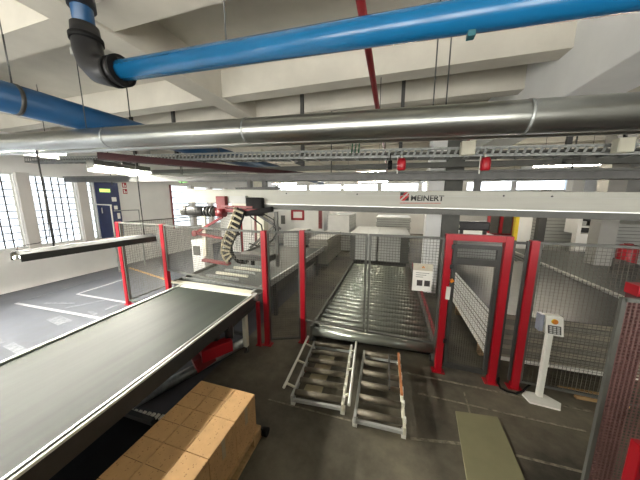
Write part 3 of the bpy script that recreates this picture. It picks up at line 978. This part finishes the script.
D0, D1 = (-9.9, 2.42, 3.60), (5.5, 2.38, 3.03)
dc = root('steel_duct', 'large shiny steel duct crossing the hall below the ceiling', 'pipe', (-.7, 2.4, 3.27))
MB().cyl(D0, D1, .125, 40).build('duct_pipe', STEEL, dc)
for x in (-6.2, -3.58, -1.52, .98, 3.4):
    c = pz(D0, D1, x)
    dv = (Vector(D1) - Vector(D0)).normalized()
    MB().cyl(c - dv * .012, c + dv * .012, .1285, 40).build('joint_band', GALV, dc)
for x in (.30, .40, -6.9, -4.0, 4.2):
    c = pz(D0, D1, x)
    MB().cyl(c + up * .12, (c.x, c.y, 4.86), .006, 6).build('hanger_rod', DSTEEL, dc)
tag(MB().cyl((-9.9, 2.72, 3.50), (5.5, 2.66, 3.00), .04, 20).build('steel_pipe', STEEL), 'thin steel pipe running just below and behind the large duct', 'pipe')

bp0, bp1 = (-2.36, 1.72, 3.67), (3.6, 1.45, 3.31)
b1 = root('blue_pipe', 'glossy blue plastic pipe nearest the camera with black elbow at its left end', 'pipe', (0, 1.6, 3.5))
MB().cyl(bp0, bp1, .078, 36).build('pipe_run', BLUE, b1)
MB().cyl((-2.69, 1.72, 3.86), (-2.71, 1.72, 4.9), .078, 28).build('pipe_stub', BLUE2, b1)
el = MB().tube([(-2.30, 1.718, 3.667), (-2.36, 1.72, 3.67), (-2.47, 1.72, 3.677), (-2.58, 1.72, 3.71), (-2.655, 1.72, 3.78), (-2.69, 1.72, 3.88), (-2.692, 1.72, 3.98), (-2.693, 1.72, 4.08)], [.098, .108, .112, .114, .114, .112, .108, .10], 28).build('elbow', BLACKG, b1)
for x in (-2.30, -2.38):
    MB().cyl((x, 1.717, 3.666), (x - .03, 1.717, 3.667), .122, 28).build('clamp_ring', BLACK, el)
MB().cyl((-2.692, 1.72, 3.95), (-2.693, 1.72, 3.99), .122, 28).build('clamp_ring', BLACK, el)
MB().box(-2.86, -2.80, 1.68, 1.72, 3.86, 3.92).build('clamp_bolt', ALU, el)
MB().cyl((-2.695, 1.72, 4.22), (-2.71, 1.72, 4.6), .10, 28).build('upper_coupling', BLACKG, b1)
c = pz(bp0, bp1, .36)
MB().box(c.x - .018, c.x + .018, c.y - .02, c.y + .02, c.z - .105, c.z - .07).build('hanger_clip', mat('teal_metal', (30, 84, 92), .5), b1)
for x in (-1.2, 2.3):
    c = pz(bp0, bp1, x)
    MB().cyl(c + up * .07, (c.x, c.y, 4.86), .006, 6).build('hanger_rod', DSTEEL, b1)
b2 = root('blue_pipe', 'dull blue pipe running away from the camera at the upper left', 'pipe', (-4.29, 6, 3.72))
MB().cyl((-4.29, -3.5, 3.72), (-4.29, 15.0, 3.72), .167, 32).build('pipe_run', BLUE2, b2)
for y in (1.9, 5.2, 8.6):
    MB().cyl((-4.29, y, 3.85), (-4.29, y, 4.86), .008, 6).build('hanger_rod', DSTEEL, b2)
    MB().cyl((-4.29, y - .02, 3.72), (-4.29, y + .02, 3.72), .173, 32).build('clamp_ring', DSTEEL, b2)
rp = root('sprinkler_pipe', 'thin red sprinkler pipe running away below the ceiling', 'pipe', (-.245, 3, 3.78))
MB().cyl((-.245, -3.9, 3.78), (-.245, 14, 3.78), .03, 16).build('pipe_run', DRED, rp)
for y in (1.58, 4.1, 7.2):
    MB().cyl((-.245, y, 3.8), (-.245, y, 4.86), .006, 6).build('hanger_rod', DSTEEL, rp)
tag(MB().bar((-4.75, 2.95, 3.29), (-1.2, 8.6, 3.27), .18, .11).build('girder', mat('girder_red', (58, 18, 22), .55)), 'dark red girder slanting away behind the steel duct', 'girder')

tr = root('cable_tray', 'perforated grey cable tray crossing the hall behind the duct', 'cable tray', (-1, 4.45, 3.3))


def tz(x): return 3.325 - .035 * (x + 1.3)


X0t, X1t = -9.9, 9.0
tb = MB()
for z in (.0, .105):
    tb.bar((X0t, 4.35, tz(X0t) + z), (X1t, 4.35, tz(X1t) + z), .006, .04)
n = int((X1t - X0t) / .10)
for i in range(n):
    x = X0t + i * .10
    tb.bar((x, 4.35, tz(x)), (x + .035, 4.35, tz(x) + .10), .006, .035)
tb.build('side_wall', GALV, tr)
MB().bar((X0t, 4.65, tz(X0t) + .05), (X1t, 4.65, tz(X1t) + .05), .006, .14).build('side_wall', GREY, tr)
tb = MB()
for i in range(int((X1t - X0t) / .25)):
    x = X0t + i * .25
    tb.bar((x, 4.35, tz(x) - .01), (x, 4.65, tz(x) - .01), .05, .02)
tb.build('rungs', GALV, tr, kind='stuff')
for y in (4.42, 4.48, 4.55, 4.60):
    MB().tube([(X0t + .2 + i * 1.4, y + random.uniform(-.015, .015), tz(X0t + .2 + i * 1.4) + .03) for i in range(14)], .018, 6).build('cable', BLACKG if y > 4.45 else DGREY, tr)
for x in (-6.2, -4.9, -1.75, .1, 2.5, 5.0):
    MB().box(x - .03, x + .03, 4.66, 4.72, tz(x) - .08, 4.86).build('hanger', DGREY, tr)
    MB().box(x - .03, x + .03, 4.33, 4.72, tz(x) - .10, tz(x) - .04).build('arm', DGREY, tr)
for x, y, sz, m, nm, lb in [(1.06, 4.28, .19, CREAM, 'junction_box', 'beige junction box on the cable tray above the red lettering beam, left one'), (2.85, 4.26, .17, CREAM, 'junction_box', 'beige junction box on the cable tray at the far right')]:
    j = root(nm, lb, 'junction box', (x, y, tz(x) + .02))
    MB().box(x - sz / 2, x + sz / 2, y - .05, y + .065, tz(x) - .01, tz(x) + sz).build('body', m, j, bevel=.008)
    MB().box(x - sz / 2 + .01, x + sz / 2 - .01, y - .056, y - .05, tz(x), tz(x) + sz - .01).build('lid', m, j)
    MB().cyl((x, y, tz(x) + sz), (x, y, tz(x) + sz + .06), .02, 8).build('cable_gland', DRED if x < 2 else BLACKG, j)
for x, lb in [(.12, 'red alarm bell hanging under the cable tray, left of the lettering'), (1.31, 'red alarm bell hanging under the cable tray, right of the beige box')]:
    j = root('alarm_bell', lb, 'alarm bell', (x, 4.3, tz(x) - .2), 'red alarm bells')
    MB().tube([(x, 4.26, tz(x) - .24), (x, 4.26, tz(x) - .22), (x, 4.26, tz(x) - .10), (x, 4.26, tz(x) - .05)], [.05, .068, .068, .05], 18).build('bell', RED, j)
    MB().cyl((x, 4.26, tz(x) - .06), (x, 4.34, tz(x) + .02), .014, 8).build('bracket', WHITE, j)
    MB().cyl((x - .06, 4.3, tz(x) - .28), (x - .06, 4.3, tz(x) - .02), .01, 8).build('conduit', WHITE, j)
j = root('hanging_plug', 'small black plug hanging beside the left red alarm bell', 'plug', (-.06, 4.3, 3.05))
MB().cyl((-.06, 4.28, 3.06), (-.06, 4.28, 3.20), .035, 10).build('plug_body', BLACK, j)
MB().cyl((-.06, 4.28, 3.20), (-.06, 4.36, 3.33), .008, 6).build('lead', BLACK, j)
for i, x in enumerate((-.72, -.66, -.60)):
    tag(MB().tube([(x, 4.3, 3.75), (x + .03, 4.3, 3.55), (x + .01, 4.32, tz(x) + .06)], .012, 6).build('green_cable', GREENS), ['left', 'middle', 'right'][i] + ' one of three green cables dropping into the cable tray', 'cable', 'green cables')

sb = root('support_beam', 'dark steel beam running along above the cream gantry beam', 'beam', (-.3, 5.25, 2.98))
MB().bar((-9.9, 5.25, 3.20), (9.5, 5.25, 2.86), .18, .14).build('beam_box', DSTEEL, sb, bevel=.006)
MB().bar((-9.9, 5.14, 3.28), (9.5, 5.14, 2.94), .05, .035).build('top_lip', GREY, sb)
for x in (-8.0, -5.4, -1.3, 2.9, 6.4):
    MB().cyl((x, 5.25, 3.0), (x, 5.25, 4.86), .012, 8).build('hanger_rod', DSTEEL, sb)
tag(MB().bar((-9.9, 6.6, 3.56), (9.5, 6.6, 3.28), .12, .12).build('conduit', GREY), 'grey conduit behind the dark support beam', 'conduit')

# ------------------------------------------------------------------ lamps
hl = root('trough_lamp', 'low hanging dark trough lamp over the aisle, left of the belt conveyor', 'lamp', (-5.2, 3.0, 1.7))
la, lb_ = Vector((-5.25, 2.02, 1.75)), Vector((-5.10, 4.0, 1.75))
sec = [(1.5 * x, 1.5 * z) for x, z in [(-.11, -.05), (-.10, .02), (-.04, .05), (.04, .05), (.10, .02), (.11, -.05), (.10, -.05), (.09, .01), (.035, .038), (-.035, .038), (-.09, .01), (-.10, -.05)]]
hs = MB()
dv = (lb_ - la).normalized()
sv = Vector((dv.y, -dv.x, 0))
va = [la + sv * x + up * z for x, z in sec]
vb = [lb_ + sv * x + up * z for x, z in sec]
ns = len(sec)
hs._add(va + vb, [(i, (i + 1) % ns, ns + (i + 1) % ns, ns + i) for i in range(ns)] + [(0, 1, 10, 11), (1, 2, 9, 10), (2, 3, 8, 9), (3, 4, 7, 8), (4, 5, 6, 7)] + [tuple(ns + k for k in f) for f in [(11, 10, 1, 0), (10, 9, 2, 1), (9, 8, 3, 2), (8, 7, 4, 3), (7, 6, 5, 4)]])
hs.build('reflector', mat('lamp_dark_paint', (40, 41, 38), .6), hl)
MB().cyl(la - dv * .02 - up * .02, lb_ + dv * .0 - up * .02, .016, 12).build('tube', TUBEB, hl)
for q in (la, lb_):
    MB().bar(q - up * .02 - dv * .01, q - up * .02 + dv * .03, .04, .05).build('end_cap', SHEETG, hl)
for x, y, z in ((-5.22, 2.44, 3.31), (-5.12, 3.86, 4.86)):
    MB().cyl((x, y, 1.79), (x, y, z), .011, 8).build('hanger_rod', DSTEEL, hl)
MB().tube([(-5.20, 2.20, 1.80), (-5.28, 2.06, 1.83), (-5.30, 2.08, 1.88), (-5.26, 2.30, 1.90), (-5.23, 2.42, 2.0), (-5.23, 2.44, 2.6)], .006, 6).build('lead', BLACK, hl)


def ceiling_lamp(x, y, z, along, label, group='fluorescent ceiling lamps', L=1.5, tm=None, skirts=None):
    t = root('ceiling_lamp', label, 'lamp', (x, y, z), group)
    dx, dy = (L / 2, 0) if along == 'x' else (0, L / 2)
    MB().bar((x - dx, y - dy, z + .06), (x + dx, y + dy, z + .06), .12, .06).build('housing', WHITE, t)
    for o in (-.035, .035):
        ox, oy = (0, o) if along == 'x' else (o, 0)
        MB().cyl((x - dx * .97 + ox, y - dy * .97 + oy, z + .012), (x + dx * .97 + ox, y + dy * .97 + oy, z + .012), .016, 10).build('tube', tm or TUBE, t)
    if skirts:  # side skirts shaped to keep lamp light off ceiling and window wall
        for o, dp in zip((-.13, .13), skirts):
            MB().box(x + o - .006, x + o + .006, y - dy, y + dy, z - dp, z + .09).build('reflector', GREY, t)
        MB().box(x - .13, x + .13, y - dy, y + dy, z + .085, z + .095).build('reflector', GREY, t)
        for sy in (-1, 1):
            MB().box(x - .13, x + .13, y + sy * (dy + .004) - .004, y + sy * (dy + .004) + .004, z - .10, z + .09).build('end_cap', GREY, t)
    for s_ in (-.7, .7):
        MB().cyl((x + dx * s_, y + dy * s_, z + .09), (x + dx * s_, y + dy * s_, 4.86), .006, 6).build('hanger_rod', DSTEEL, t)
    return t


AISLE = emit('aisle_tube', (255, 250, 238), AISLE_LIGHT)
ceiling_lamp(-6.95, 4.85, 3.42, 'y', 'lit white trough lamp above the window aisle behind the steel duct', L=1.4, tm=AISLE, skirts=(.17, .03))
for (y, nm) in ((2.9, 'second'), (1.1, 'third'), (-.7, 'fourth'), (-2.5, 'fifth')):
    ceiling_lamp(-6.95, y, 3.62, 'y', nm + ' trough lamp of the row above the window aisle, counted from the far end', L=1.5, tm=AISLE, skirts=(.17, .03))
LAMPS = [(-6.0, 8.6), (-1.0, 8.6), (4.6, 8.6), (-6.0, 13.0), (-1.0, 13.0), (4.6, 13.0), (-4.0, 17.5), (3.0, 17.5)]
WHERE = ['first row, left', 'first row, middle', 'first row, right', 'second row, left', 'second row, middle', 'second row, right', 'last row, left', 'last row, right']
for (x, y), wh in zip(LAMPS, WHERE):
    ceiling_lamp(x, y, 3.50, 'x', 'twin tube ceiling lamp beyond the gantry, ' + wh)

# ------------------------------------------------------------------ far hall
def stack(label, x0, x1, y0, y1, z0, z1, n, front, top, group='panel stacks in the far hall'):
    t = root('panel_stack', label, 'panel stack', ((x0 + x1) / 2, (y0 + y1) / 2, 0), group)
    th = (z1 - z0) / n
    for i in range(n):
        j = random.uniform(-.02, .02)
        MB().box(x0 + j, x1 + j, y0 + abs(j), y1, z0 + i * th, z0 + (i + 1) * th - .018).build('panel', front, t)
    MB().box(x0 + .03, x1 - .03, y0 + .05, y1 - .03, z0 + .01, z1 - .02).build('core', DGREY, t)
    MB().box(x0 - .01, x1 + .01, y0 - .01, y1, z1 - .012, z1).build('top_sheet', top, t)
    if z0 > .05:
        for y in (y0 + .1, y1 - .8):
            MB().box(x0 + .05, x1 - .05, y + .3, y + .42, 0, z0 - .002).build('bearer', DGREY, t)
    return t


def wrap(t, x0, x1, y0, z0, z1, m=SHEETG):
    MB().box(x0, x1, y0 - .035, y0 - .024, z0, z1).build('wrapped_front', m, t)


t = stack('panel stack with white wrapped front at the end of the roller conveyor, left half', -1.45, -.45, 8.9, 11.4, .33, 1.36, 12, GREY, SHEETG)
wrap(t, -1.25, -.46, 8.9, .36, 1.33)
t = stack('panel stack with white wrapped front at the end of the roller conveyor, right half', -.42, .66, 8.9, 11.4, .33, 1.36, 12, GREY, SHEETG)
wrap(t, -.41, .36, 8.9, .36, 1.33)
stack('grey panel stack with white top behind the fence, left of the roller conveyor', -2.92, -2.22, 8.4, 11.0, .2, 1.15, 11, BOARDG, SHEETW)
stack('panel stack with dark gaps far behind the second belt conveyor', -5.2, -4.3, 11.0, 12.7, .2, 1.0, 6, SHEETG, SHEETW)
t = stack('tall white panel stack under the gantry beam in the far hall', -3.05, -1.9, 11.6, 13.6, .1, 1.86, 14, SHEETG, SHEETG)
wrap(t, -3.0, -1.95, 11.6, 1.0, 1.84, SHEETW)
stack('low white panel stack behind the roller conveyor stacks', -.7, .9, 12.2, 14.5, .2, 1.75, 14, SHEETG, SHEETW)
stack('bright white panel stack seen above the gate', 1.95, 3.3, 8.0, 11.2, .3, 1.42, 12, SHEETG, SHEETW)
stack('film covered panel stack seen through the top of the gate', 1.55, 1.9, 7.75, 11.0, .25, 1.05, 10, SHEETG, SHEETW)
stack('pale grey panel stack behind the dark-topped stack at right', 5.3, 6.4, 10.9, 12.7, .2, 1.95, 14, SHEETG, SHEETG)
stack('grey panel stack at the far right end of the hall', 7.2, 9.5, 10.4, 13.0, .2, 1.8, 14, SHEETG, SHEETG)

m_ = root('white_machine', 'white machine cabinet with red window frame in the far hall', 'machine', (-5.1, 12.3, 0))
MB().box(-7.6, -3.6, 12.9, 14.2, 0, 2.35).build('cabinet', SHEETW, m_, bevel=.02)
fx0, fx1, fz0, fz1 = -5.55, -4.75, 1.45, 2.05
MB().box(fx0, fx1, 12.85, 12.90, fz0, fz0 + .12).box(fx0, fx1, 12.85, 12.90, fz1 - .12, fz1).box(fx0, fx0 + .12, 12.85, 12.9, fz0, fz1).box(fx1 - .12, fx1, 12.85, 12.9, fz0, fz1).build('window_frame', RED, m_)
MB().box(-6.9, -6.5, 12.86, 12.9, 1.1, 1.6).build('hatch', GREY, m_)
MB().box(-6.2, -5.95, 12.86, 12.9, 1.2, 1.7).build('hatch', GREY, m_)
MB().box(-3.9, -3.7, 12.86, 12.9, 1.0, 2.0).build('post', REDMUTE, m_)
m_ = root('white_machine', 'white lift frame standing on the aisle floor behind the left fence', 'machine', (-5.8, 6.2, 0))
MB().box(-6.02, -5.55, 6.0, 6.4, .0, 1.33).build('body', SHEETW, m_, bevel=.02)
MB().box(-5.5, -5.0, 6.0, 6.3, .25, .40).build('arm', CREAM, m_)
MB().box(-6.1, -5.2, 5.9, 6.5, .0, .12).build('foot', SHEETG, m_)
MB().box(-5.95, -5.7, 5.985, 6.0, .85, 1.15).build('hatch', GREY, m_)
m_ = root('white_cabinet', 'tall white cabinet behind the motor at the left end of the gantry', 'cabinet', (-7.4, 10.4, 0))
MB().box(-8.3, -5.6, 10.2, 10.8, 0, 1.95).build('body', SHEETW, m_, bevel=.02)
for x in (-7.4, -6.5):
    MB().box(x - .006, x + .006, 10.19, 10.2, .1, 1.9).build('door_gap', GREY, m_)
    MB().box(x + .05, x + .08, 10.17, 10.2, .9, 1.1).build('handle', DGREY, m_)

fr_ = root('red_rack', 'red steel rack with grey panels far behind the gate', 'rack', (4.1, 11, 0))
for x in (3.72, 4.15, 4.58):
    MB().box(x - .05, x + .05, 11.0, 11.1, 0, 2.05).build('upright', RED, fr_)
for z in (.9, 1.2):
    MB().box(3.7, 4.6, 11.0, 11.06, z, z + .08).build('cross_bar', DRED, fr_)
MB().box(3.75, 4.55, 11.12, 11.16, .3, 1.95).build('back_panel', GREY, fr_)
yp = root('yellow_post', 'white post with a yellow stripe right of the red rack', 'post', (4.25, 10, 0))
MB().box(4.16, 4.27, 9.95, 10.1, 0, 2.1).build('stripe', YEL, yp)
MB().box(4.27, 4.66, 9.97, 10.1, 0, 2.1).build('post_body', SHEETW, yp)
tag(MB().box(4.72, 4.92, 9.7, 9.9, 0, 2.9).build('steel_column', DGREY), 'dark grey steel column right of the yellow striped post', 'column')
sh_ = root('shelf_machine', 'white shelf machine with black openings, right of the hall', 'machine', (5.6, 9.9, 0))
MB().box(5.75, 6.65, 9.7, 9.9, 0, 1.5).box(5.75, 5.85, 9.7, 10.3, 1.5, 2.1).box(6.55, 6.65, 9.7, 10.3, 1.5, 2.1).box(5.75, 6.65, 9.7, 10.3, 2.02, 2.1).build('cabinet', SHEETW, sh_)
MB().box(5.85, 6.55, 10.2, 10.25, 1.5, 2.02).build('back_panel', BLACKG, sh_)
for i, x in enumerate((5.9, 6.12, 6.36)):
    MB().box(x, x + .12, 9.8, 10.0, 1.76, 1.9).build('part_bin', DGREY if i % 2 else SHEETG, sh_)
MB().box(5.85, 6.55, 9.72, 10.2, 1.70, 1.74).build('shelf', SHEETW, sh_)
rb = root('red_barrel', 'red barrel-shaped housing at the right edge behind the fence', 'barrel', (6.38, 8.75, 0))
MB().tube([(6.38, 8.75, 0), (6.38, 8.75, .9), (6.38, 8.75, 1.25), (6.38, 8.75, 1.33)], [.19, .2, .2, .15], 20).build('body', RED, rb)
MB().cyl((6.38, 8.75, 1.33), (6.38, 8.75, 1.37), .09, 16).build('cap', DRED, rb)
vb_ = root('valve_block', 'black valve block with hoses above the gate lintel, on the white stack', 'valve', (1.75, 8.0, 1.42))
MB().box(1.80, 2.7, 7.85, 8.1, 1.70, 1.95).build('body', BLACKG, vb_, bevel=.03)
MB().box(1.98, 2.06, 7.95, 8.05, 1.42, 1.72).build('stand', DGREY, vb_)
MB().box(2.58, 2.66, 7.95, 8.05, 1.42, 1.72).build('stand', DGREY, vb_)
MB().cyl((1.84, 7.85, 1.86), (1.84, 7.75, 1.80), .07, 12).build('fitting', CREAM, vb_)
MB().tube([(1.75, 7.8, 1.85), (1.70, 7.78, 1.7), (1.78, 7.78, 1.55), (1.95, 7.8, 1.5)], .03, 8).build('hose', BLACK, vb_)
